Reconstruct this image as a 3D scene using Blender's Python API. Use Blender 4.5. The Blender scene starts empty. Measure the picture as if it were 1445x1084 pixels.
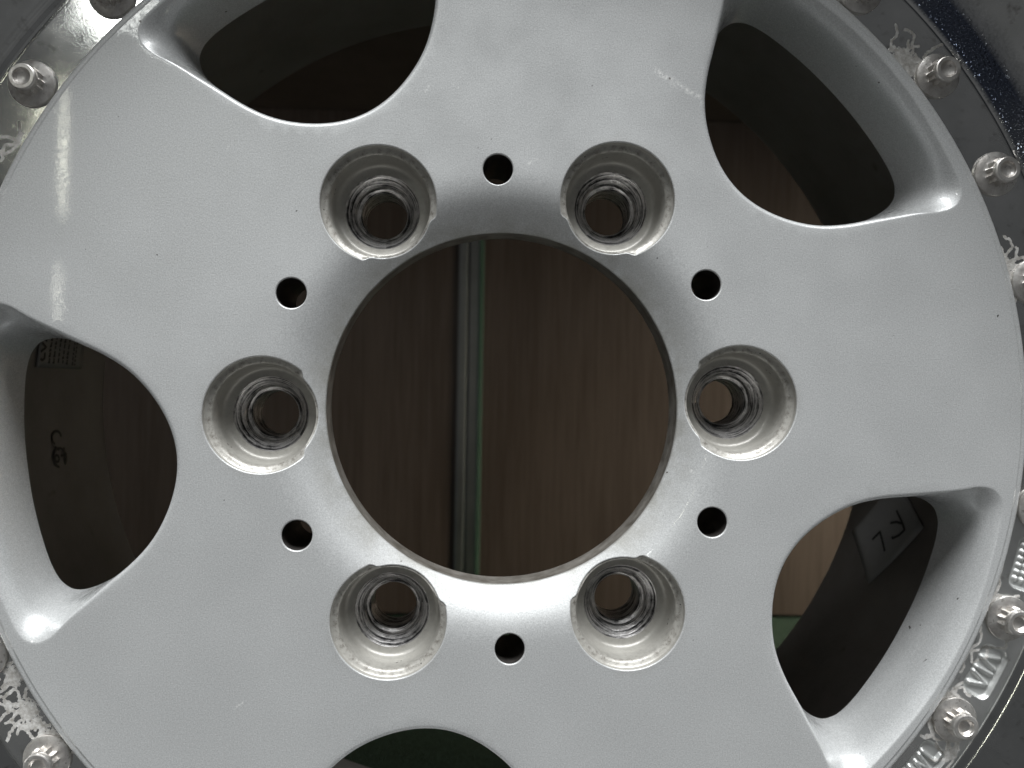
import bpy, math, random
import numpy as np
from mathutils import Matrix, Vector
from mathutils.geometry import delaunay_2d_cdt

random.seed(7); rng = np.random.default_rng(7)
scene = bpy.context.scene
col = scene.collection
R = math.radians
ROLL = R(0.95)          # wheel frame turned a little against the vertical
PHASE = 1.4             # degrees, wheel features inside its frame
H = 0.222               # height of the wheel centre above the floor
FACE_Y = 0.0

def to_world(x, y, z):
    """wheel frame in mm (x right, y up, z to the viewer) -> world in metres"""
    c, s = math.cos(ROLL), math.sin(ROLL)
    return Vector(((x*c - y*s)/1000, -z/1000 + FACE_Y, (x*s + y*c)/1000 + H))

# ------------------------------------------------------------------ camera
F = 1300.0; PPX, PPY = 722.5, 542.0
yaw = math.atan((PPX - 661)/F); pit = math.atan((550 - PPY)/F)
fw = Vector((math.sin(yaw)*math.cos(pit), math.sin(pit), -math.cos(yaw)*math.cos(pit)))
rt = fw.cross(Vector((0, 1, 0))).normalized(); up = rt.cross(fw)
cpos = -(fw + rt*((711 - PPX)/F) - up*((577 - PPY)/F))*268.0
o0 = to_world(0, 0, 0)
def dirw(v): return (to_world(*v) - o0)*1000
cam = bpy.data.cameras.new('camera'); cam_o = bpy.data.objects.new('camera', cam); col.objects.link(cam_o)
m = Matrix.Identity(4)
for i, v in enumerate((dirw(rt), dirw(up), -dirw(fw))):
    for j in range(3): m[j][i] = v[j]
m.translation = to_world(*cpos)
cam_o.matrix_world = m
cam.sensor_fit = 'HORIZONTAL'; cam.sensor_width = 36.0; cam.lens = 36.0*F/1445
cam.clip_start = 0.01; cam.clip_end = 50
cam.dof.use_dof = True; cam.dof.focus_distance = 0.268; cam.dof.aperture_fstop = 17
scene.camera = cam_o

# ------------------------------------------------------------------ light
world = bpy.data.worlds.new('World'); scene.world = world; world.use_nodes = True
bg = world.node_tree.nodes['Background']
bg.inputs['Color'].default_value = (0.88, 0.90, 0.92, 1); bg.inputs['Strength'].default_value = 0.08

def area(name, loc, target, sx, sy, power, color=(1, 1, 1)):
    l = bpy.data.lights.new(name, 'AREA'); l.shape = 'RECTANGLE'; l.size = sx; l.size_y = sy
    l.energy = power; l.color = color
    o = bpy.data.objects.new(name, l); col.objects.link(o)
    o.location = loc
    d = Vector(target) - Vector(loc)
    o.rotation_euler = d.to_track_quat('-Z', 'Y').to_euler()
    return o
area('ceiling_light', (0.08, -1.05, 2.35), (0.02, 0, H), 2.2, 1.0, 118, (0.975, 0.992, 1.0))
area('left_window', (-0.62, -1.45, 0.945), (-0.1, 0, H+0.1), 0.14, 0.14, 1.0, (0.97, 1.0, 0.96))
area('window_slit', (-0.757, -1.45, 0.645), (-0.145, 0, 0.30), 0.011, 0.24, 0.13, (1.0, 1.0, 0.82)).data.shape = 'ELLIPSE'
area('window_slit', (-0.762, -1.45, 0.390), (-0.145, 0, 0.25), 0.010, 0.12, 0.036, (1.0, 1.0, 0.88)).data.shape = 'ELLIPSE'
area('side_lamp', (0.92, 0.47, 0.30), (0.36, 0.60, 0.15), 0.16, 0.16, 1.0, (1.0, 0.90, 0.68)).data.spread = R(62)

vs = scene.view_settings
vs.view_transform = 'Standard'; vs.look = 'None'; vs.exposure = 0.0; vs.gamma = 1.0; vs.use_curve_mapping = False
scene.render.engine = 'CYCLES'

# ------------------------------------------------------------------ materials
def mat(name):
    mt = bpy.data.materials.new(name); mt.use_nodes = True
    return mt, mt.node_tree.nodes, mt.node_tree.links, mt.node_tree.nodes['Principled BSDF']
def node(ns, t, **kw):
    n = ns.new(t)
    for k, v in kw.items(): setattr(n, k, v)
    return n
def noise(ns, ls, vec, scale, detail=3, rough=0.55):
    n = ns.new('ShaderNodeTexNoise'); n.inputs['Scale'].default_value = scale
    n.inputs['Detail'].default_value = detail; n.inputs['Roughness'].default_value = rough
    ls.new(vec, n.inputs['Vector']); return n.outputs['Fac']
def ramp(ns, ls, fac, a, b, c0=(0, 0, 0, 1), c1=(1, 1, 1, 1)):
    n = ns.new('ShaderNodeValToRGB'); n.color_ramp.elements[0].position = a; n.color_ramp.elements[1].position = b
    n.color_ramp.elements[0].color = c0; n.color_ramp.elements[1].color = c1
    ls.new(fac, n.inputs['Fac']); return n.outputs['Color']
def mixc(ns, ls, fac, a, b, mode='MIX'):
    n = ns.new('ShaderNodeMix'); n.data_type = 'RGBA'; n.blend_type = mode
    for sock, v in ((0, fac), (6, a), (7, b)):
        if isinstance(v, (int, float)): n.inputs[sock].default_value = v
        elif isinstance(v, tuple): n.inputs[sock].default_value = v if len(v) == 4 else v + (1,)
        else: ls.new(v, n.inputs[sock])
    return n.outputs[2]
def mth(ns, ls, op, a, b=0.0, clamp=False):
    n = ns.new('ShaderNodeMath'); n.operation = op; n.use_clamp = clamp
    for i, v in enumerate((a, b)):
        if isinstance(v, (int, float)): n.inputs[i].default_value = v
        else: ls.new(v, n.inputs[i])
    return n.outputs[0]
def bump(ns, ls, h, strength, dist=0.001, normal=None):
    n = ns.new('ShaderNodeBump'); n.inputs['Strength'].default_value = strength; n.inputs['Distance'].default_value = dist
    ls.new(h, n.inputs['Height'])
    if normal is not None: ls.new(normal, n.inputs['Normal'])
    return n.outputs['Normal']
def objco(ns): return ns.new('ShaderNodeTexCoord').outputs['Object']
def attr(ns, name):
    n = ns.new('ShaderNodeAttribute'); n.attribute_name = name; return n.outputs['Fac']

def silver_paint(name, dirt=0.0):
    mt, ns, ls, p = mat(name)
    co = objco(ns)
    fl = noise(ns, ls, co, 2600, 2, 0.6)
    c = ramp(ns, ls, fl, 0.3, 0.72, (0.455, 0.465, 0.465, 1), (0.68, 0.69, 0.69, 1))
    big = noise(ns, ls, co, 9, 3)
    c = mixc(ns, ls, 0.10, c, ramp(ns, ls, big, 0.3, 0.7, (0.4, 0.4, 0.39, 1), (0.7, 0.7, 0.7, 1)))
    sp = noise(ns, ls, co, 400, 1, 0.4)
    c = mixc(ns, ls, ramp(ns, ls, sp, 0.80, 0.82), c, (0.08, 0.075, 0.07))
    # brake dust and grease close to the hub and in the recesses
    g = mth(ns, ls, 'MULTIPLY', attr(ns, 'grime'), ramp(ns, ls, noise(ns, ls, co, 130, 4, 0.65), 0.32, 0.62))
    c = mixc(ns, ls, mth(ns, ls, 'MULTIPLY', g, 0.55), c, (0.26, 0.245, 0.20))
    # small scratches down to the primer
    sc = attr(ns, 'scuff')
    w = mth(ns, ls, 'MULTIPLY', sc, ramp(ns, ls, noise(ns, ls, co, 900, 3, 0.7), 0.45, 0.6))
    c = mixc(ns, ls, w, c, (0.9, 0.9, 0.88))
    ls.new(c, p.inputs['Base Color'])
    p.inputs['Metallic'].default_value = 0.35
    r = ramp(ns, ls, noise(ns, ls, co, 40, 3), 0.3, 0.7, (0.37, 0.37, 0.37, 1), (0.52, 0.52, 0.52, 1))
    ls.new(r, p.inputs['Roughness'])
    peel = noise(ns, ls, co, 1900, 1, 0.5)
    ls.new(bump(ns, ls, peel, 0.16, 0.00015), p.inputs['Normal'])
    ls.new(ramp(ns, ls, noise(ns, ls, co, 750, 3, 0.7), 0.36, 0.64, (0.15, 0.15, 0.15, 1), (1, 1, 1, 1)), p.inputs['Coat Weight']); p.inputs['Coat Roughness'].default_value = 0.03
    ls.new(bump(ns, ls, noise(ns, ls, co, 1100, 3, 0.6), 0.028, 0.00012), p.inputs['Coat Normal'])
    return mt
M_paint = silver_paint('silver_paint')

def recess_mat():
    mt, ns, ls, p = mat('recess_paint')
    co = objco(ns)
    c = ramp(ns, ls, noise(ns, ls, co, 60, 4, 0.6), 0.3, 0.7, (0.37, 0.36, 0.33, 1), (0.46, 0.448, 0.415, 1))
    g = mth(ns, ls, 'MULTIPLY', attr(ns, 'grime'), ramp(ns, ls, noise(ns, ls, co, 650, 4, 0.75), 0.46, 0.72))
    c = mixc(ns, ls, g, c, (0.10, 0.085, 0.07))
    sp = ramp(ns, ls, noise(ns, ls, co, 500, 1, 0.4), 0.77, 0.80)
    c = mixc(ns, ls, sp, c, (0.05, 0.045, 0.04))
    ls.new(c, p.inputs['Base Color']); p.inputs['Metallic'].default_value = 0.25
    p.inputs['Roughness'].default_value = 0.42; p.inputs['Coat Weight'].default_value = 0.2
    ls.new(bump(ns, ls, noise(ns, ls, co, 700, 3), 0.25, 0.0003), p.inputs['Normal'])
    return mt
M_recess = recess_mat()

def seat_mat():
    mt, ns, ls, p = mat('worn_seat_metal')
    co = objco(ns)
    # streaks that run round the axis: angle stretched, radius/depth fine
    sx = node(ns, 'ShaderNodeSeparateXYZ'); ls.new(co, sx.inputs[0])
    ang = mth(ns, ls, 'ARCTAN2', sx.outputs[1], sx.outputs[0])
    cmb = node(ns, 'ShaderNodeCombineXYZ')
    ls.new(mth(ns, ls, 'MULTIPLY', ang, 0.0006), cmb.inputs[0]); ls.new(sx.outputs[2], cmb.inputs[1])
    rr = mth(ns, ls, 'SQRT', mth(ns, ls, 'ADD', mth(ns, ls, 'MULTIPLY', sx.outputs[0], sx.outputs[0]), mth(ns, ls, 'MULTIPLY', sx.outputs[1], sx.outputs[1])))
    ls.new(rr, cmb.inputs[2])
    st = noise(ns, ls, cmb.outputs[0], 1100, 4, 0.7)
    pat = noise(ns, ls, co, 320, 4, 0.65)
    f = mth(ns, ls, 'ADD', mth(ns, ls, 'MULTIPLY', st, 0.75), mth(ns, ls, 'MULTIPLY', pat, 0.25))
    c = ramp(ns, ls, f, 0.42, 0.56, (0.03, 0.029, 0.031, 1), (0.88, 0.86, 0.85, 1))
    ls.new(c, p.inputs['Base Color'])
    p.inputs['Metallic'].default_value = 0.85
    ls.new(ramp(ns, ls, f, 0.4, 0.65, (0.5, 0.5, 0.5, 1), (0.24, 0.24, 0.24, 1)), p.inputs['Roughness'])
    ls.new(bump(ns, ls, f, 0.5, 0.0006), p.inputs['Normal'])
    return mt
M_seat = seat_mat()

def bore_mat():
    mt, ns, ls, p = mat('dirty_machined_bore')
    co = objco(ns)
    c = ramp(ns, ls, noise(ns, ls, co, 160, 4, 0.65), 0.3, 0.7, (0.14, 0.125, 0.105, 1), (0.36, 0.34, 0.31, 1))
    ls.new(c, p.inputs['Base Color']); p.inputs['Metallic'].default_value = 0.5; p.inputs['Roughness'].default_value = 0.5
    ls.new(bump(ns, ls, noise(ns, ls, co, 500, 3), 0.4, 0.0004), p.inputs['Normal'])
    return mt
M_bore = bore_mat()

def lip_mat():
    mt, ns, ls, p = mat('polished_lip')
    co = objco(ns)
    base = ramp(ns, ls, noise(ns, ls, co, 55, 4, 0.6), 0.3, 0.7, (0.62, 0.63, 0.62, 1), (0.82, 0.82, 0.81, 1))
    base = mixc(ns, ls, ramp(ns, ls, noise(ns, ls, co, 210, 5, 0.7), 0.58, 0.75), base, (0.36, 0.35, 0.33))
    grit = attr(ns, 'grit')
    base = mixc(ns, ls, grit, base, (0.10, 0.115, 0.16))
    cast = attr(ns, 'cast')
    base = mixc(ns, ls, cast, base, (0.60, 0.61, 0.60))
    stn = attr(ns, 'stain')
    edge = mth(ns, ls, 'ADD', stn, mth(ns, ls, 'MULTIPLY', mth(ns, ls, 'SUBTRACT', noise(ns, ls, co, 800, 5, 0.75), 0.5), 1.5))
    smask = ramp(ns, ls, edge, 0.45, 0.58)
    sc = ramp(ns, ls, noise(ns, ls, co, 520, 5, 0.75), 0.36, 0.64, (0.36, 0.34, 0.31, 1), (0.74, 0.73, 0.71, 1))
    c = mixc(ns, ls, smask, base, sc)
    ls.new(c, p.inputs['Base Color'])
    met = mth(ns, ls, 'SUBTRACT', 1.0, mth(ns, ls, 'MULTIPLY', smask, 0.85))
    met = mth(ns, ls, 'SUBTRACT', met, mth(ns, ls, 'MULTIPLY', cast, 0.3), True)
    ls.new(met, p.inputs['Metallic'])
    rg = mth(ns, ls, 'MULTIPLY', noise(ns, ls, co, 90, 4, 0.7), 0.11)
    rg = mth(ns, ls, 'ADD', rg, mth(ns, ls, 'MULTIPLY', smask, 0.45))
    rg = mth(ns, ls, 'ADD', rg, mth(ns, ls, 'MULTIPLY', cast, 0.18))
    rg = mth(ns, ls, 'ADD', rg, mth(ns, ls, 'MULTIPLY', attr(ns, 'dull'), 0.30))
    ls.new(mth(ns, ls, 'ADD', rg, 0.03), p.inputs['Roughness'])
    sw = noise(ns, ls, co, 1300, 4, 0.75)
    vo = node(ns, 'ShaderNodeTexVoronoi'); vo.inputs['Scale'].default_value = 900; ls.new(co, vo.inputs['Vector'])
    h = mth(ns, ls, 'ADD', mth(ns, ls, 'MULTIPLY', sw, 0.035), mth(ns, ls, 'MULTIPLY', smask, 0.12))
    h = mth(ns, ls, 'ADD', h, mth(ns, ls, 'MULTIPLY', mth(ns, ls, 'MULTIPLY', vo.outputs['Distance'], grit), 2.4))
    ls.new(bump(ns, ls, h, 0.5, 0.0004), p.inputs['Normal'])
    return mt
M_lip = lip_mat()

def steel_mat():
    mt, ns, ls, p = mat('bolt_steel')
    co = objco(ns)
    oi = node(ns, 'ShaderNodeObjectInfo')
    add = node(ns, 'ShaderNodeVectorMath'); add.operation = 'ADD'; ls.new(co, add.inputs[0])
    cr = node(ns, 'ShaderNodeCombineXYZ'); ls.new(oi.outputs['Random'], cr.inputs[0]); ls.new(cr.outputs[0], add.inputs[1])
    v = add.outputs[0]
    c = ramp(ns, ls, noise(ns, ls, v, 260, 4, 0.65), 0.32, 0.66, (0.52, 0.49, 0.46, 1), (0.86, 0.84, 0.81, 1))
    d = ramp(ns, ls, noise(ns, ls, v, 520, 4, 0.7), 0.58, 0.70)
    c = mixc(ns, ls, mth(ns, ls, 'MULTIPLY', d, 0.7), c, (0.16, 0.12, 0.09))
    ls.new(c, p.inputs['Base Color']); p.inputs['Metallic'].default_value = 0.9
    ls.new(ramp(ns, ls, noise(ns, ls, v, 300, 3), 0.3, 0.7, (0.30, 0.30, 0.30, 1), (0.46, 0.46, 0.46, 1)), p.inputs['Roughness'])
    ls.new(bump(ns, ls, noise(ns, ls, v, 900, 3), 0.15, 0.0003), p.inputs['Normal'])
    return mt
M_steel = steel_mat()

def barrel_mat():
    mt, ns, ls, p = mat('barrel_paint')
    co = objco(ns)
    c = ramp(ns, ls, noise(ns, ls, co, 22, 5, 0.62), 0.3, 0.72, (0.17, 0.158, 0.147, 1), (0.27, 0.253, 0.24, 1))
    sp = ramp(ns, ls, noise(ns, ls, co, 75, 2, 0.5), 0.70, 0.76)
    c = mixc(ns, ls, mth(ns, ls, 'MULTIPLY', sp, 0.6), c, (0.06, 0.045, 0.04))
    ls.new(c, p.inputs['Base Color']); p.inputs['Metallic'].default_value = 0.3; p.inputs['Roughness'].default_value = 0.45
    ls.new(bump(ns, ls, noise(ns, ls, co, 500, 3), 0.2, 0.0004), p.inputs['Normal'])
    return mt
M_barrel = barrel_mat()

def plain(name, c, rough=0.6, metal=0.0, nscale=0, amt=0.2):
    mt, ns, ls, p = mat(name)
    if nscale:
        n = noise(ns, ls, objco(ns), nscale, 4, 0.6)
        a = tuple(x*(1-amt) for x in c) + (1,); b = tuple(min(1, x*(1+amt)) for x in c) + (1,)
        ls.new(ramp(ns, ls, n, 0.3, 0.7, a, b), p.inputs['Base Color'])
    else: p.inputs['Base Color'].default_value = c + (1,)
    p.inputs['Roughness'].default_value = rough; p.inputs['Metallic'].default_value = metal
    return mt
M_paper = plain('label_paper', (0.30, 0.295, 0.29), 0.7, 0, 80, 0.08)
M_foil = plain('label_foil', (0.27, 0.26, 0.25), 0.45, 0.2, 60, 0.08)
M_ink = plain('black_ink', (0.012, 0.012, 0.013), 0.5)
M_alu = plain('trim_aluminium', (0.42, 0.43, 0.42), 0.3, 0.9, 30, 0.12)
M_pin = plain('dark_pin_hole', (0.055, 0.05, 0.047), 0.5, 0.4, 200, 0.4)  # near-black metal for the walls of the pin holes
M_gap = plain('gap_black', (0.02, 0.02, 0.02), 0.7)  # darkness of the gap between the door strips, as a colour
def glass_edge():
    mt, ns, ls, p = mat('green_glass_edge')
    p.inputs['Base Color'].default_value = (0.16, 0.27, 0.20, 1); p.inputs['Roughness'].default_value = 0.12
    p.inputs['Transmission Weight'].default_value = 0.35; p.inputs['IOR'].default_value = 1.5
    return mt
M_glass = glass_edge()
def wood(name, dark, light):
    mt, ns, ls, p = mat(name)
    co = objco(ns)
    mp = node(ns, 'ShaderNodeMapping'); mp.inputs['Scale'].default_value = (1, 1, 0.03); ls.new(co, mp.inputs['Vector'])
    g = noise(ns, ls, mp.outputs[0], 420, 5, 0.6)
    mp2 = node(ns, 'ShaderNodeMapping'); mp2.inputs['Scale'].default_value = (1, 1, 0.12); ls.new(co, mp2.inputs['Vector'])
    b = noise(ns, ls, mp2.outputs[0], 26, 4, 0.6)
    f = mth(ns, ls, 'ADD', mth(ns, ls, 'MULTIPLY', g, 0.65), mth(ns, ls, 'MULTIPLY', b, 0.35))
    c = ramp(ns, ls, f, 0.40, 0.60, dark, light)
    ls.new(c, p.inputs['Base Color']); p.inputs['Roughness'].default_value = 0.5
    ls.new(bump(ns, ls, g, 0.25, 0.0008), p.inputs['Normal'])
    return mt
M_wood = wood('wood_veneer', (0.082, 0.060, 0.051, 1), (0.128, 0.097, 0.085, 1))
def carpet_mat():
    mt, ns, ls, p = mat('green_carpet')
    co = objco(ns)
    c = ramp(ns, ls, noise(ns, ls, co, 380, 4, 0.7), 0.3, 0.7, (0.014, 0.040, 0.027, 1), (0.05, 0.105, 0.072, 1))
    ls.new(c, p.inputs['Base Color']); p.inputs['Roughness'].default_value = 0.95
    ls.new(bump(ns, ls, noise(ns, ls, co, 600, 4, 0.7), 1.0, 0.003), p.inputs['Normal'])
    return mt
M_carpet = carpet_mat()

# ------------------------------------------------------------------ helpers
def mesh_obj(name, V, Fc, material, parent=None, smooth=True, sharp=None, attrs=None):
    me = bpy.data.meshes.new(name)
    me.from_pydata([tuple(map(float, v)) for v in V], [], [tuple(int(i) for i in f) for f in Fc])
    if attrs:
        for k, a in attrs.items():
            at = me.attributes.new(k, 'FLOAT', 'POINT'); at.data.foreach_set('value', np.asarray(a, np.float32))
    me.validate(); me.update()
    if smooth:
        me.polygons.foreach_set('use_smooth', [True]*len(me.polygons))
        if sharp: me.set_sharp_from_angle(angle=R(sharp))
    me.materials.append(material)
    o = bpy.data.objects.new(name, me); col.objects.link(o)
    if parent is not None: o.parent = parent
    return o
def tag(o, label=None, cat=None, group=None, kind=None):
    for k, v in (('label', label), ('category', cat), ('group', group), ('kind', kind)):
        if v: o[k] = v
    return o
def link_copy(o, parent):
    c = o.copy(); col.objects.link(c); c.parent = parent; return c
def box(name, x0, x1, y0, y1, z0, z1, material, parent=None, bev=0.0):
    V = [(x, y, z) for x in (x0, x1) for y in (y0, y1) for z in (z0, z1)]
    Fc = [(0, 1, 3, 2), (4, 6, 7, 5), (0, 4, 5, 1), (2, 3, 7, 6), (0, 2, 6, 4), (1, 5, 7, 3)]
    o = mesh_obj(name, V, Fc, material, parent, smooth=False)
    if bev:
        b = o.modifiers.new('bevel', 'BEVEL'); b.width = bev; b.segments = 2
    return o
def grid_faces(nu, nv, closed=True, off=0, flip=False):
    Fc = []
    for j in range(nv-1):
        for i in range(nu if closed else nu-1):
            a = off + j*nu + i; b = off + j*nu + (i+1) % nu; c = b + nu; d = a + nu
            Fc.append((a, d, c, b) if flip else (a, b, c, d))
    return Fc
def lathe(profile, n):
    """profile [(r,z)] in mm about z -> verts in metres, quads"""
    a = np.linspace(0, 2*np.pi, n, endpoint=False)
    V = np.concatenate([np.c_[r*np.cos(a), r*np.sin(a), np.full(n, z)] for r, z in profile])/1000
    return V, grid_faces(n, len(profile))

# ------------------------------------------------------------------ the setting
M_floor = plain('dark_concrete', (0.030, 0.030, 0.030), 0.8, 0, 9, 0.55)
tag(mesh_obj('floor', [(-1.6, -1.6, 0), (1.6, -1.6, 0), (1.6, 0.9, 0), (-1.6, 0.9, 0)], [(0, 1, 2, 3)], M_floor, smooth=False), kind='structure')
tag(box('carpet', -1.5, 1.5, 0.16, 0.66, 0.0005, 0.0045, M_carpet), kind='structure')
WY = 0.635
cab = bpy.data.objects.new('wood_cabinet', None); col.objects.link(cab); cab.location = (0, WY, 0)
tag(cab, 'dark wood veneer cabinet front with metal door strips behind the wheel', 'cabinet')
box('door_panel', -1.1, -0.0215, 0.004, 0.03, 0.008, 0.499, M_wood, cab)
box('door_panel', 0.0032, 1.1, 0.004, 0.03, 0.008, 0.499, M_wood, cab)
box('metal_strip', -0.0210, -0.0125, 0.0025, 0.02, 0.006, 0.499, M_alu, cab, 0.0012)
box('gap_strip', -0.0125, -0.0109, 0.004, 0.02, 0.006, 0.499, M_gap, cab)  # near-black filler painted as the dark gap between the metal strips
box('metal_strip', -0.0109, -0.0015, 0.0025, 0.02, 0.006, 0.499, M_alu, cab, 0.0012)
box('shade_board', -1.1, 1.1, -0.575, 0.03, 0.50, 0.535, M_wood, cab, 0.002)  # unseen overhang, added to keep the ceiling light off the door panels
box('glass_edge', -0.0014, 0.0028, 0.002, 0.02, 0.006, 0.499, M_glass, cab, 0.0006)

# ------------------------------------------------------------------ the wheel
wheel = bpy.data.objects.new('alloy_wheel', None); col.objects.link(wheel); wheel.location = (0, 0, 0)
tag(wheel, 'silver five spoke alloy wheel with polished bolted lip and open hub', 'wheel')
ROT = (R(90), -(ROLL + R(PHASE)), 0)
def place(o, rotz=0.0):
    """part built in the wheel frame (metres, z along the axis)"""
    mw = Matrix.Translation((0, 0, H)) @ Matrix.Rotation(-(ROLL + R(PHASE)), 4, 'Y') @ Matrix.Rotation(R(90), 4, 'X') @ Matrix.Rotation(rotz, 4, 'Z')
    o.parent = wheel; o.matrix_local = mw
    return o

ZB = -25.5
R_BORE = 52.3
PR = np.array([48, 50, 52, 54, 56, 58, 60, 62, 64, 66, 68, 70, 72, 74, 76, 80]); PD = np.array([8.8, 7.7, 6.6, 5.5, 4.35, 3.25, 2.2, 1.3, .66, .27, .08, .02, 0, 0, 0, 0])
_rf = np.linspace(48, 80, 641); _df = np.interp(_rf, PR, PD)
for _ in range(3): _df = np.convolve(np.r_[[_df[0]]*8, _df, [0]*8], np.ones(17)/17, 'valid')
def zf(r):
    return -np.interp(r, _rf, _df)

# window contours: half contour points, wheel mm, u = radial, v = tangential
T_half = [(94.9, 0), (95.7, 6.8), (98.0, 13.5), (101.6, 20), (106.2, 25.6), (112.3, 30.6), (119.8, 35.4), (127.6, 41.0), (132.3, 44.7),
          (136.0, 47.4), (139.8, 48.6), (143.2, 47.3), (145.3, 44.0), (147.0, 38.5), (149.2, 30), (151.3, 20), (152.6, 10), (153.0, 0)]
B_half = [(94.9, 0), (95.7, 6.8), (98.0, 13.5), (101.6, 20), (106.2, 25.5), (112.3, 30.3), (118.6, 33.6), (124.4, 36.1), (128.6, 37.8),
          (132, 38.8), (135.8, 39.4), (139.3, 38.8), (141.8, 36.8), (143.6, 34), (145.4, 28.5), (147.0, 19.5), (148, 10), (148.3, 0)]
def full(half):
    return np.array(half + [(u, -v) for u, v in half[-2:0:-1]], float)
def catmull(P, sub):
    n = len(P); out = []
    for i in range(n):
        p0, p1, p2, p3 = P[i-1], P[i], P[(i+1) % n], P[(i+2) % n]
        for k in range(sub):
            t = k/sub
            out.append(0.5*((2*p1) + (-p0+p2)*t + (2*p0-5*p1+4*p2-p3)*t*t + (-p0+3*p1-3*p2+p3)*t**3))
    return np.array(out)
SUB = 6
Tc = catmull(full(T_half), SUB); Bc = catmull(full(B_half), SUB)
for _ in range(2):
    Tc = 0.25*np.roll(Tc, 1, 0) + 0.5*Tc + 0.25*np.roll(Tc, -1, 0)
    Bc = 0.25*np.roll(Bc, 1, 0) + 0.5*Bc + 0.25*np.roll(Bc, -1, 0)
NW = len(Tc)
tg = np.roll(Tc, -1, 0) - np.roll(Tc, 1, 0); tg /= np.linalg.norm(tg, axis=1)[:, None]
nrm = np.c_[tg[:, 1], -tg[:, 0]]
if np.mean(np.sum(nrm*(Tc - Tc.mean(0)), 1)) < 0: nrm = -nrm
outer = np.clip((Tc[:, 0] - 118)/14, 0, 1); outer = outer*outer*(3-2*outer)       # 0 near the hub, 1 on the rim side
e_w = 1.45*(1-outer) + 0.75*outer
hd = np.linalg.norm(Bc-Tc, axis=1)
am = np.radians(90)*(1-outer) + np.arctan2(1.25, .22*hd+.15)*outer
rings_w = []
for f in (0, .2, .4, .6, .8, 1.0):
    a = am*f
    off = e_w*(1-np.sin(a)/np.sin(am)); dz = e_w*(1-np.cos(a))
    rings_w.append((Tc + nrm*off[:, None], -dz))
ztop = rings_w[-1][1]
for t, z in ((.22, -1.35), (.42, -2.8), (.58, -4.4), (.70, -6.4), (.80, -9.4), (.88, -13), (.94, -17.5), (1.0, ZB)):
    zi = ztop + (ZB-ztop)*((z+0.2)/(ZB+0.2))
    zo = ztop + (z+.1)*(ZB-ztop)/(ZB+.1)
    rings_w.append((Tc*(1-t) + Bc*t, zi*(1-outer) + zo*outer if t < 1 else np.full(NW, ZB)))

# lug recess loops (local to the recess, hub side is -x)
NL = 120; PCR = 69.85; r1, r2, z1 = 16.8, 15.4, -2.8
ph = np.linspace(0, 2*np.pi, NL, endpoint=False); cph, sph = np.cos(ph), np.sin(ph)
zs1 = zf(np.hypot(PCR + r1*cph, r1*sph))
notch = np.clip((z1 + 0.55 - zs1)/1.0, 0, 1); notch = notch*notch*(3-2*notch)
rho = r1*(1-notch) + r2*notch
def surf(rr): return zf(np.hypot(PCR + rr*cph, rr*sph))
e_l = 0.40
rings_l = []
for a in np.radians((0, 25, 50, 75, 90)):
    rr = rho + e_l*(1-np.sin(a)); rings_l.append((rr, surf(rr) - e_l*(1-np.cos(a))))
face_lug = rings_l[0]
zt = rings_l[-1][1]
def cl(z): return np.minimum(z, zt - 0.02)
recess = [rings_l[-1], (rho, cl(z1*0.5)), (rho, cl(z1+0.5)), (rho*0.6 + r2*0.4 + 0.0, cl(z1)), (rho*0.2 + (r2+.1)*0.8, cl(z1-.15)), (np.full(NL, r2)-.05, cl(z1-.5)),
          (np.full(NL, r2-.35), cl(z1-.75)), (np.full(NL, r2-.55), cl(z1-1.3)), (np.full(NL, r2-.75), cl(-11.0)), (np.full(NL, r2-1.1), cl(-12.7)),
          (np.full(NL, r2-1.7), cl(-13.6)), (np.full(NL, r2-2.5), cl(-13.95)), (np.full(NL, 11.3), np.full(NL, -14.1))]
NP = 48; pp_ = np.linspace(0, 2*np.pi, NP, endpoint=False); r_pin = 4.35

# ---- centre disc
V = []; Fc = []; grime = []; nv = 0
def add_ring(xy, z, g=0.0):
    global nv
    V.append(np.c_[xy, np.broadcast_to(z, len(xy))]); grime.append(np.broadcast_to(np.asarray(g, float), len(xy)))
    nv += len(xy); return np.arange(nv-len(xy), nv)
def bridge(a, b, flip=False):
    n = len(a)
    for i in range(n):
        q = (a[i], a[(i+1) % n], b[(i+1) % n], b[i]); Fc.append(q[::-1] if flip else q)
def rot2(P, a):
    c, s = math.cos(a), math.sin(a); return np.c_[P[:, 0]*c - P[:, 1]*s, P[:, 0]*s + P[:, 1]*c]
front_loops = []; back_loops = []
WIN = [R(42 + 72*k) for k in range(5)]
for a in WIN:
    ids = [add_ring(rot2(P, a), z) for P, z in rings_w]
    for i in range(len(ids)-1): bridge(ids[i], ids[i+1], True)
    front_loops.append(ids[0]); back_loops.append(ids[-1])
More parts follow.
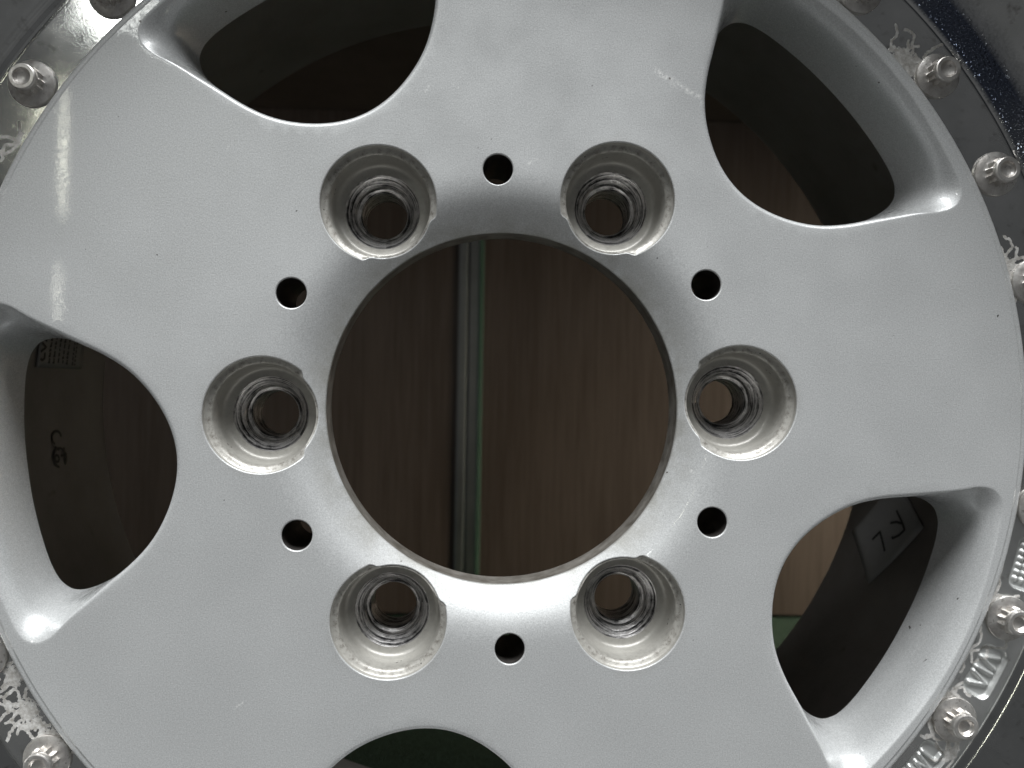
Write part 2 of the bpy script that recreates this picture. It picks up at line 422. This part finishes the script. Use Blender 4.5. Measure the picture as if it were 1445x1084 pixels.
for k in range(6):
    a = R(60*k)
    ids = []
    for rr, z in rings_l:
        P = np.c_[PCR + rr*cph, rr*sph]; ids.append(add_ring(rot2(P, a), z, 0.25))
    for i in range(len(ids)-1): bridge(ids[i], ids[i+1], True)
    front_loops.append(ids[0])
    P = np.c_[PCR + 7.0*np.cos(pp_), 7.0*np.sin(pp_)]; back_loops.append(add_ring(rot2(P, a), ZB))
    a = R(30 + 60*k); ids = []
    for off, dz in ((.4, 0), (.24, .05), (.1, .16), (0, .4)):
        rr = r_pin + off; P = np.c_[69.85 + rr*np.cos(pp_), rr*np.sin(pp_)]
        ids.append(add_ring(rot2(P, a), zf(np.hypot(*P.T)) - dz if dz < 5 else np.full(NP, -float(dz)), 0.15))
    for i in range(len(ids)-1): bridge(ids[i], ids[i+1], True)
    front_loops.append(ids[0])
    rr = r_pin + .3; back_loops.append(add_ring(rot2(np.c_[69.85 + rr*np.cos(pp_), rr*np.sin(pp_)], a), np.full(NP, ZB)))
NB = 240; ab = np.linspace(0, 2*np.pi, NB, endpoint=False)
def circ(r): return np.c_[r*np.cos(ab), r*np.sin(ab)]
zb0 = float(zf(R_BORE+.3))
ids = [add_ring(circ(R_BORE+.3), zb0, 0.9), add_ring(circ(R_BORE+.12), zb0-.2, 1), add_ring(circ(R_BORE), zb0-.6, 1)]
for i in range(2): bridge(ids[i], ids[i+1], True)
front_loops.append(ids[0])
NE = 360; ae = np.linspace(0, 2*np.pi, NE, endpoint=False)
def circe(r): return np.c_[r*np.cos(ae), r*np.sin(ae)]
eids = [add_ring(circe(r), z, g) for r, z, g in ((154.6, 0, 0), (154.85, -.06, 0), (155.0, -.22, .1), (155.25, -.32, .2), (155.6, -.30, .1), (156.2, -.36, .1), (156.7, -.6, .2), (156.95, -1.1, .3),
                                      (157.0, -2.0, .6), (157.0, -5, .8), (156, -12, .5), (154, ZB, .5))]
for i in range(len(eids)-1): bridge(eids[i], eids[i+1])
outer_loop = eids[0]; outer_back = eids[-1]
back_bore = add_ring(circ(R_BORE+4.0), ZB)
# interior points of the face
allP = np.concatenate(V)
loops_xy = [allP[l][:, :2] for l in front_loops]
def inside(P, poly):
    x, y = P[:, 0], P[:, 1]; r = np.zeros(len(P), bool)
    x1, y1 = poly[:, 0], poly[:, 1]; x2, y2 = np.roll(x1, -1), np.roll(y1, -1)
    for a, b, c, d in zip(x1, y1, x2, y2):
        cnd = (b > y) != (d > y)
        if cnd.any(): r ^= cnd & (x < (c-a)*(y-b)/((d-b) if d != b else 1e-12) + a)
    return r
pts = []
for r in np.r_[np.arange(54.4, 76, .8), np.arange(77, 153, 3.0)]:
    n = int(2*np.pi*r/(1.3 if r < 76 else 3.0)); t = np.arange(n)/n*2*np.pi + r
    pts.append(np.c_[r*np.cos(t), r*np.sin(t)])
# dense little patches where the paint is scuffed
SCUFF = [((745, 232), (757, 224), 5), ((925, 100), (990, 140), 12), ((970, 655), (982, 670), 7), ((958, 700), (946, 724), 4), ((85, 425), (98, 440), 3), ((320, 210), (326, 205), 2.5), ((690, 258), (692, 262), 2), ((1060, 480), (1066, 477), 2), ((330, 1000), (345, 990), 2.5), ((640, 120), (648, 124), 2), ((985, 470), (990, 480), 3), ((600, 130), (606, 120), 3)]
def unproj(px, py, z=0.0):
    d = fw + rt*((px-PPX)/F) - up*((py-PPY)/F); t = (z-cpos.z)/d.z; p = cpos + d*t
    c, s = math.cos(R(-PHASE)), math.sin(R(-PHASE)); return np.array((p.x*c - p.y*s, p.x*s + p.y*c))
scf = []
for a, b, w in SCUFF:
    A, B = unproj(*a), unproj(*b); scf.append((A, B, w*0.206))
    lo = np.minimum(A, B)-2.2; hi = np.maximum(A, B)+2.2
    gx, gy = np.meshgrid(np.arange(lo[0], hi[0], .45), np.arange(lo[1], hi[1], .45))
    pts.append(np.c_[gx.ravel(), gy.ravel()] + rng.normal(0, .03, (gx.size, 2)))
pts = np.concatenate(pts)
keep = np.ones(len(pts), bool)
for L in loops_xy:
    c = L.mean(0); rad = np.max(np.linalg.norm(L-c, axis=1)) + 2
    sel = np.linalg.norm(pts-c, axis=1) < rad
    if sel.any():
        q = pts[sel]; d = np.min(np.linalg.norm(q[:, None]-L[None], axis=2), axis=1)
        keep[np.where(sel)[0][(d < .7) | inside(q, L)]] = False
keep &= np.hypot(*pts.T) < 153.9
pts = pts[keep]
def cdt(loops_ids, extra_ids, flip, outer_ids):
    P = np.concatenate(V)
    vid = np.concatenate(loops_ids + [outer_ids] + ([extra_ids] if extra_ids is not None else []))
    co = [Vector((P[i, 0], P[i, 1])) for i in vid]
    edges = []; o = 0
    for l in loops_ids + [outer_ids]:
        n = len(l); edges += [(o+i, o+(i+1) % n) for i in range(n)]; o += n
    res = delaunay_2d_cdt(co, edges, [], 0, 1e-6)
    rv, tri, ov = res[0], res[2], res[3]
    assert len(rv) == len(co), (len(rv), len(co))
    mp = [vid[s[0]] for s in ov]
    tri = np.array([t for t in tri])
    cen = P[np.array(mp)[tri]].mean(1)[:, :2]
    ok = np.hypot(*cen.T) < np.hypot(*P[outer_ids[0], :2])
    for l in loops_ids: ok &= ~inside(cen, P[l][:, :2])
    for t in tri[ok]:
        q = [mp[i] for i in t]
        p0, p1, p2 = P[q[0]], P[q[1]], P[q[2]]
        ccw = (p1[0]-p0[0])*(p2[1]-p0[1]) - (p1[1]-p0[1])*(p2[0]-p0[0]) > 0
        if ccw == flip: q = q[::-1]
        Fc.append(tuple(q))
rp = np.hypot(*pts.T)
ext = add_ring(pts, zf(rp), np.clip((60-rp)/6, 0, 1)*0.75)
cdt(front_loops, ext, False, outer_loop)
cdt(back_loops + [back_bore], None, True, outer_back)
allV = np.concatenate(V); allG = np.concatenate(grime).copy()
sc = np.zeros(len(allV))
for A, B, w in scf:
    ab_ = B-A; t = np.clip(((allV[:, :2]-A)@ab_)/(ab_@ab_), 0, 1); d = np.linalg.norm(allV[:, :2]-(A+t[:, None]*ab_), axis=1)
    sc = np.maximum(sc, np.clip(1-d/(w/2), 0, 1)*(allV[:, 2] > -3))
place(mesh_obj('centre_disc', allV/1000, Fc, M_paint, wheel, True, 38, {'grime': allG, 'scuff': sc}))

# ---- hub bore, recesses, seats
prof = [(R_BORE, zb0-.6), (R_BORE, zb0-3), (R_BORE+.05, zb0-3.2), (R_BORE, zb0-3.6), (R_BORE, -17.6), (R_BORE+.3, -18.4), (R_BORE+4.0, ZB)]
Vb, Fb = lathe(prof, 240)
place(mesh_obj('hub_bore', Vb, [f[::-1] for f in Fb], M_bore, wheel, True, 38))
Vr = np.concatenate([np.c_[rr*cph, rr*sph, z] for rr, z in recess])/1000
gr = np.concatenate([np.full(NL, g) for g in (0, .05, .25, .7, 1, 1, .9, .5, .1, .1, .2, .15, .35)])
Fr = [f[::-1] for f in grid_faces(NL, len(recess))]
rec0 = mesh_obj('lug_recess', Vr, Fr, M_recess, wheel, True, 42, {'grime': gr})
Vs, Fs = lathe([(11.32, -14.08), (11.15, -14.3), (11.0, -14.6), (10.2, -15.7), (9.3, -17.0), (8.75, -17.9), (8.55, -18.3), (8.5, -19.2), (8.2, -19.7), (7.7, -20.1), (7.4, -20.3), (7.15, -20.6), (7.0, -21.2), (6.95, -25), (6.9, -33)], 96)
seat0 = mesh_obj('lug_seat', Vs, [f[::-1] for f in Fs], M_seat, wheel, True, 40)
Vp, Fp = lathe([(r_pin+.01, -.1), (r_pin, -3), (r_pin, -12), (r_pin, -22), (r_pin-.05, -31)], NP)
pin0 = mesh_obj('pin_hole', Vp, [f[::-1] for f in Fp], M_pin, wheel, True, 40)
BASEM = Matrix.Translation((0, 0, H)) @ Matrix.Rotation(-(ROLL + R(PHASE)), 4, 'Y') @ Matrix.Rotation(R(90), 4, 'X')
for k in range(6):
    mw = BASEM @ Matrix.Rotation(R(60*k), 4, 'Z') @ Matrix.Translation((PCR/1000, 0, 0))
    a = rec0 if k == 0 else link_copy(rec0, wheel); a.matrix_local = mw
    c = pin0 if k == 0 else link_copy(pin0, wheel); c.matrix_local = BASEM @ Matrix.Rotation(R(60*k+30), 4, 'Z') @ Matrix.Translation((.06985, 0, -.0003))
    b = seat0 if k == 0 else link_copy(seat0, wheel); b.matrix_local = mw @ Matrix.Rotation(R(-60*k + 47*k), 4, 'Z')

# ---- outer lip: bolting flange with cast marks and corrosion, then the polished wall
NA = 2880; at = np.linspace(0, 2*np.pi, NA, endpoint=False)
rf = np.linspace(157.25, 173.6, 50)
wall = [(174.2, -3.95), (175.0, -3.75), (175.9, -3.3), (176.8, -2.6), (177.7, -1.7), (178.6, -.7), (179.6, .5), (181, 2.2), (184, 6), (189, 12.5), (195, 21), (200, 30), (203.5, 38), (205.5, 43), (207, 46.5), (208.8, 48.5), (210.5, 48.8), (212, 47.5),
        (212.6, 45), (211, 42), (207, 37), (203, 27), (198, 18), (190, 6), (182, -10)]
AA, RR = np.meshgrid(at, rf)
Z = np.full_like(AA, -4.0)
Z -= 0.5*np.exp(-((RR-157.25)/.35)**2)
Z -= 0.35*np.clip((RR-172.6)/1.0, 0, 1)**2
cast = np.zeros_like(AA)
def sseg(U, W, a, b):
    a = np.array(a, float); b = np.array(b, float); d = b-a
    t = np.clip(((U-a[0])*d[0] + (W-a[1])*d[1])/(d@d), 0, 1)
    return np.hypot(U-a[0]-t*d[0], W-a[1]-t*d[1])
def glyphs(txt, x0, wid, h):
    S = {'V': [((0, 1), (.5, 0)), ((.5, 0), (1, 1))], 'I': [((.5, 0), (.5, 1))], 'A': [((0, 0), (.5, 1)), ((.5, 1), (1, 0))],
         'J': [((.75, 1), (.75, .2)), ((.75, .2), (.4, 0)), ((.4, 0), (.1, .2))], 'W': [((0, 1), (.25, 0)), ((.25, 0), (.5, .9)), ((.5, .9), (.75, 0)), ((.75, 0), (1, 1))], 'L': [((.15, 1), (.15, 0)), ((.15, 0), (.85, 0))]}
    out = []; x = x0
    for ch in txt:
        w = wid*(.35 if ch == 'I' else (1.3 if ch == 'W' else 1))
        for a, b in S[ch]: out.append(((x+a[0]*w, (a[1]-.5)*h), (x+b[0]*w, (b[1]-.5)*h)))
        x += w + wid*.28
    return out, x
for mid, txt in ((-30, 'VIA'), (-42, 'JWL'), (-18, 'dots')):
    da = (AA - R(mid) + np.pi) % (2*np.pi) - np.pi
    U = da*166.0; W = -(RR-166.2)          # reads counter-clockwise, letter tops to the hub
    qx = np.abs(U)-(8.2-2.6); qy = np.abs(W)-(4.6-2.6)
    sd = np.hypot(np.maximum(qx, 0), np.maximum(qy, 0)) + np.minimum(np.maximum(qx, qy), 0) - 2.6
    dep = np.clip(-sd/1.1+.1, 0, 1); dep = dep*dep*(3-2*dep)
    if txt == 'dots':
        L = np.full_like(AA, 9.)
        for i in range(6):
            for j in range(3): L = np.minimum(L, np.hypot(U-(-5.2+i*2.1), W-(-2.0+j*2.0))-.25)
    else:
        segs, xe = glyphs(txt, 0, 3.6, 5.2); L = np.full_like(AA, 9.)
        for a, b in segs: L = np.minimum(L, sseg(U, W, (a[0]-xe/2+.5, a[1]), (b[0]-xe/2+.5, b[1])))
    rais = np.clip((0.95-L)/0.75, 0, 1); rais = rais*rais*(3-2*rais)
    Z -= 1.45*dep; Z += 1.15*rais*dep
    cast = np.maximum(cast, dep)
# filiform corrosion: patches at the foot of the disc with threads that wander out of them
stain = np.zeros_like(AA)
def blob(ang, r, sx, sy, amt=1.0):
    U = ((AA-R(ang)+np.pi) % (2*np.pi)-np.pi)*165; W = RR-r
    np.maximum(stain, np.clip(1.25-np.hypot(U/sx, W/sy)*0.75, 0, 1)*amt, out=stain)
def worm(ang, r, dirn, n, step=.5, wdt=.42, jit=.38):
    u, w, h = 0.0, r, dirn
    pts_ = []
    for i in range(n):
        pts_.append((u, w)); h += rng.normal(0, jit); u += math.cos(h)*step; w += math.sin(h)*step; w = min(max(w, 157.6), 172.5)
    a0 = R(ang); i0 = [int(((a0 + p[0]/165)/(2*np.pi) % 1)*NA) for p in pts_]
    for (pu, pw), i in zip(pts_, i0):
        cols = np.arange(i-6, i+7) % NA
        j = np.where(np.abs(rf-pw) < 2)[0]
        if len(j) == 0: continue
        U = ((AA[np.ix_(j, cols)]-a0+np.pi) % (2*np.pi)-np.pi)*165; W = RR[np.ix_(j, cols)]
        d = np.hypot(U-pu, W-pw)
        sub = np.clip(1.15-d/wdt*.62, 0, 1)
        stain[np.ix_(j, cols)] = np.maximum(stain[np.ix_(j, cols)], sub)
for ang, r, sx, sy, nw in ((40.6, 160.3, 7.0, 3.8, 9), (38.0, 160.5, 2.4, 3.4, 3), (16.0, 159, 2.6, 2.0, 8), (14, 160, 2.6, 2.4, 6), (212.5, 161.5, 6.5, 4.0, 9), (208.5, 160.5, 5, 3.4, 6), (216, 160, 4, 2.2, 5), (223, 159.5, 4, 1.8, 4),
                           (-33.5, 159.2, 6, 1.8, 8), (-28, 158.4, 3, 1.0, 3), (-37.5, 171.0, 4, 2.0, 6), (-21.5, 159.5, 3, 2.0, 6), (-45, 158.6, 4, 1.2, 5), (151, 160, 2.5, 1.2, 3),
                           (60, 160, 5, 2.6, 8), (90, 160, 5, 2.6, 8), (-100, 161, 6, 3, 8), (-75, 160, 5, 2.6, 8), (180, 160, 5, 3, 8)):
    ang -= PHASE
    blob(ang, r, sx*.85, sy*.85, .70 if abs(ang-38.8) > 2.5 else .9)
    for q in range(int(nw*1.6)): worm(ang + rng.normal(0, sx/2.9/2), r + rng.normal(0, sy/3), rng.uniform(0.1, 3.0) if r < 168 else -rng.uniform(.1, 3), int(rng.integers(10, 30)))
Vf = np.c_[(RR*np.cos(AA)).ravel(), (RR*np.sin(AA)).ravel(), Z.ravel()]
ca, sa = np.cos(at), np.sin(at)
Vw = np.concatenate([np.c_[r*ca, r*sa, np.full(NA, z)] for r, z in wall])
# the wall needs fewer columns, but one welded grid keeps the flange corner smooth
angw = np.clip(1.15-np.abs(np.degrees(at)-36)/34, 0, 1)
gw = np.concatenate([angw*np.full(NA, 1.0 if 174.6 < r < 180 and z < 3 else (.4 if 174 < r < 182 and z < 3 else 0.)) for r, z in wall])
Vall = np.concatenate([Vf, Vw])/1000
nrow = len(rf) + len(wall)
lip = place(mesh_obj('outer_lip', Vall, grid_faces(NA, nrow, flip=True), M_lip, wheel, True, 50,
     {'dull': np.tile(np.clip(1.3-np.abs((np.degrees(at)+27+180) % 360-180)/22, 0, 1), nrow)*np.r_[np.ones(len(Vf)), np.zeros(len(Vw))] + np.r_[np.clip(stain*1.5, 0, 1).ravel()*.2, np.zeros(len(Vw))], 'stain': np.r_[stain.ravel(), np.zeros(len(Vw))], 'cast': np.r_[cast.ravel(), np.zeros(len(Vw))], 'grit': np.r_[np.zeros(len(Vf)), gw]}))

# ---- barrel behind the disc
def RB(z): return 166+(z+133)*0.035
bp = [(172.5, -6), (171.0, -9), (RB(-14), -14)] + [(RB(z), z) for z in np.linspace(-20, -131, 12)] + [(166.1, -133), (167, -134.5), (169, -135), (178, -135.5), (196, -136), (206, -138), (212, -141), (213, -138), (212, -133), (200, -128), (196, -122), (194, -100), (182, -88), (176, -70), (176, -30), (184, -14), (182, -10)]
Vb, Fb = lathe(bp, 360)
place(mesh_obj('barrel', Vb, [f[::-1] for f in Fb], M_barrel, wheel, True, 45))

# ---- bolts
def make_bolt():
    n = 48; a = np.linspace(0, 2*np.pi, n, endpoint=False)
    tooth = np.array([[0, .55, 1, .55][i % 4] for i in range(n)])
    prof = [(6.7, 0, 0), (6.75, .75, 0), (6.55, 1.1, 0), (5.9, 1.35, 0), (4.9, 1.6, 0), (4.35, 1.75, .6), (4.15, 1.9, 1), (4.15, 4.6, 1), (4.0, 5.0, .8), (3.72, 5.3, 0), (3.8, 5.5, 0), (3.8, 6.85, 0), (3.68, 7.15, 0), (3.4, 7.3, 0), (2.55, 7.3, 0), (2.35, 7.1, 0), (2.25, 6.6, 0), (1.7, 6.05, 0), (.9, 5.8, 0), (.15, 5.7, 0)]
    V = np.concatenate([np.c_[(r-.85*g*tooth)*np.cos(a), (r-.85*g*tooth)*np.sin(a), np.full(n, z)] for r, z, g in prof])
    F_ = grid_faces(n, len(prof)); off = (len(prof)-1)*n; F_.append(tuple(range(off, off+n)))
    return mesh_obj('bolt', V/1000, F_, M_steel, wheel, True, 24)
b0 = make_bolt()
for k in range(30):
    b = b0 if k == 0 else link_copy(b0, wheel)
    b.matrix_local = BASEM @ Matrix.Rotation(R(12*k), 4, 'Z') @ Matrix.Translation((.1651, 0, -.00398)) @ Matrix.Rotation(random.uniform(0, 6.28), 4, 'Z')

# ---- stickers and marks inside the barrel (angle in photo frame, depth)
def on_barrel(ang, z, lift):
    a = R(ang - PHASE); r = RB(z) - lift
    return (r*math.cos(a)/1000, r*math.sin(a)/1000, z/1000)
def patch(name, q, lift, material, n=10):
    q = [np.array(p, float) for p in q]; V = []
    for j in range(n+1):
        for i in range(n+1):
            s, t = i/n, j/n
            p = q[0]*(1-s)*(1-t) + q[1]*s*(1-t) + q[2]*s*t + q[3]*(1-s)*t; V.append(on_barrel(p[0], p[1], lift))
    o = mesh_obj(name, V, grid_faces(n+1, n+1, False), material, wheel)
    s_ = o.modifiers.new('solid', 'SOLIDIFY'); s_.thickness = .0002; s_.offset = 0
    return place(o)
def strokes(name, lines, wdt, lift, material, parent):
    """ink lines on the barrel: each a polyline of (angle, z)"""
    V = []; Fs_ = []
    k = RB(-95)*math.pi/180
    for ln in lines:
        P = np.array(ln, float); 
        dense = np.concatenate([np.linspace(P[i], P[i+1], 6, endpoint=False) for i in range(len(P)-1)] + [P[-1:]])
        Q = np.c_[dense[:, 0]*k, dense[:, 1]]
        t = np.gradient(Q, axis=0); t /= np.linalg.norm(t, axis=1)[:, None] + 1e-9
        n = np.c_[-t[:, 1], t[:, 0]]*wdt/2
        b = len(V)
        for q, nn in zip(Q, n):
            for sgn in (1, -1):
                V.append(on_barrel((q[0]+sgn*nn[0])/k, q[1]+sgn*nn[1], lift))
        for i in range(len(Q)-1): Fs_.append((b+2*i, b+2*i+1, b+2*i+3, b+2*i+2))
    o = mesh_obj(name, V, Fs_, material, None, False)
    s_ = o.modifiers.new('solid', 'SOLIDIFY'); s_.thickness = .0001; s_.offset = 0
    o.parent = parent; return o
lab = patch('paper_label', [(-19.7, -125), (-25.8, -95.6), (-16.1, -72), (-10.6, -100)], .5, M_paper)
strokes('handwriting', [[(-19.8, -105.6), (-18.4, -101.7), (-20.7, -93.2)], [(-14.9, -93.7), (-16.4, -86.6), (-17.1, -84.0), (-18.0, -86.7), (-18.7, -90.6), (-18.5, -91.4)], [(-16.8, -95.8), (-16.4, -91.5), (-16.4, -86.6)]], 1.0, .8, M_ink, lab)
lab2 = patch('printed_label', [(175.3, -74.5), (175.3, -110.8), (167.5, -110), (167.5, -74.5)], .5, M_foil)
lines = []
for zc, wd in ((-77.5, 1.6),):
    # bold JAWA-like heading running round the barrel
    lines_b = [[(174.2, -76.3), (174.4, -77.6), (174.1, -79.2), (173.4, -79.0)], [(173.3, -76), (172.7, -79.4), (172.2, -76)], [(171.9, -79.4), (171.5, -76), (171.1, -79.4), (170.7, -76)]]
strokes('heading', lines_b, .9, .8, M_ink, lab2)
for zc in (-83, -86.5, -90, -93.5, -97):
    a = 174.6
    while a > 168.5:
        l = random.uniform(.25, .7); lines.append([(a, zc), (a-l, zc)])
        if random.random() < .6: lines.append([(a, zc-.5), (a, zc+.8)])
        a -= l + .25
for zc in (-101.5, -103.5):
    a = 174.8
    while a > 169:
        l = random.uniform(.3, .8); lines.append([(a, zc), (a-l, zc)]); a -= l+.2
strokes('small_print', lines, .7, .8, M_ink, lab2)
circ_ = [(-173.0 + 1.25*math.cos(t), -91.5 + 5.0*math.sin(t)) for t in np.linspace(.3, 5.6, 22)]
circ2 = [(-172.95 + .45*math.cos(t), -89.0 + 1.6*math.sin(t)) for t in np.linspace(0, 6.28, 14)]
arc = [(-175.6 + .9*math.cos(t), -90.5 + 3.6*math.sin(t)) for t in np.linspace(.6, 4.6, 14)]
st = strokes('ink_stamp', [circ_, circ2, arc, [(-174.3, -95.5), (-172.3, -95)], [(-173.4, -97), (-173.2, -92.5)], [(-174.5, -88.5), (-174.0, -91.5)]], .9, .35, M_ink, None)
place(st)
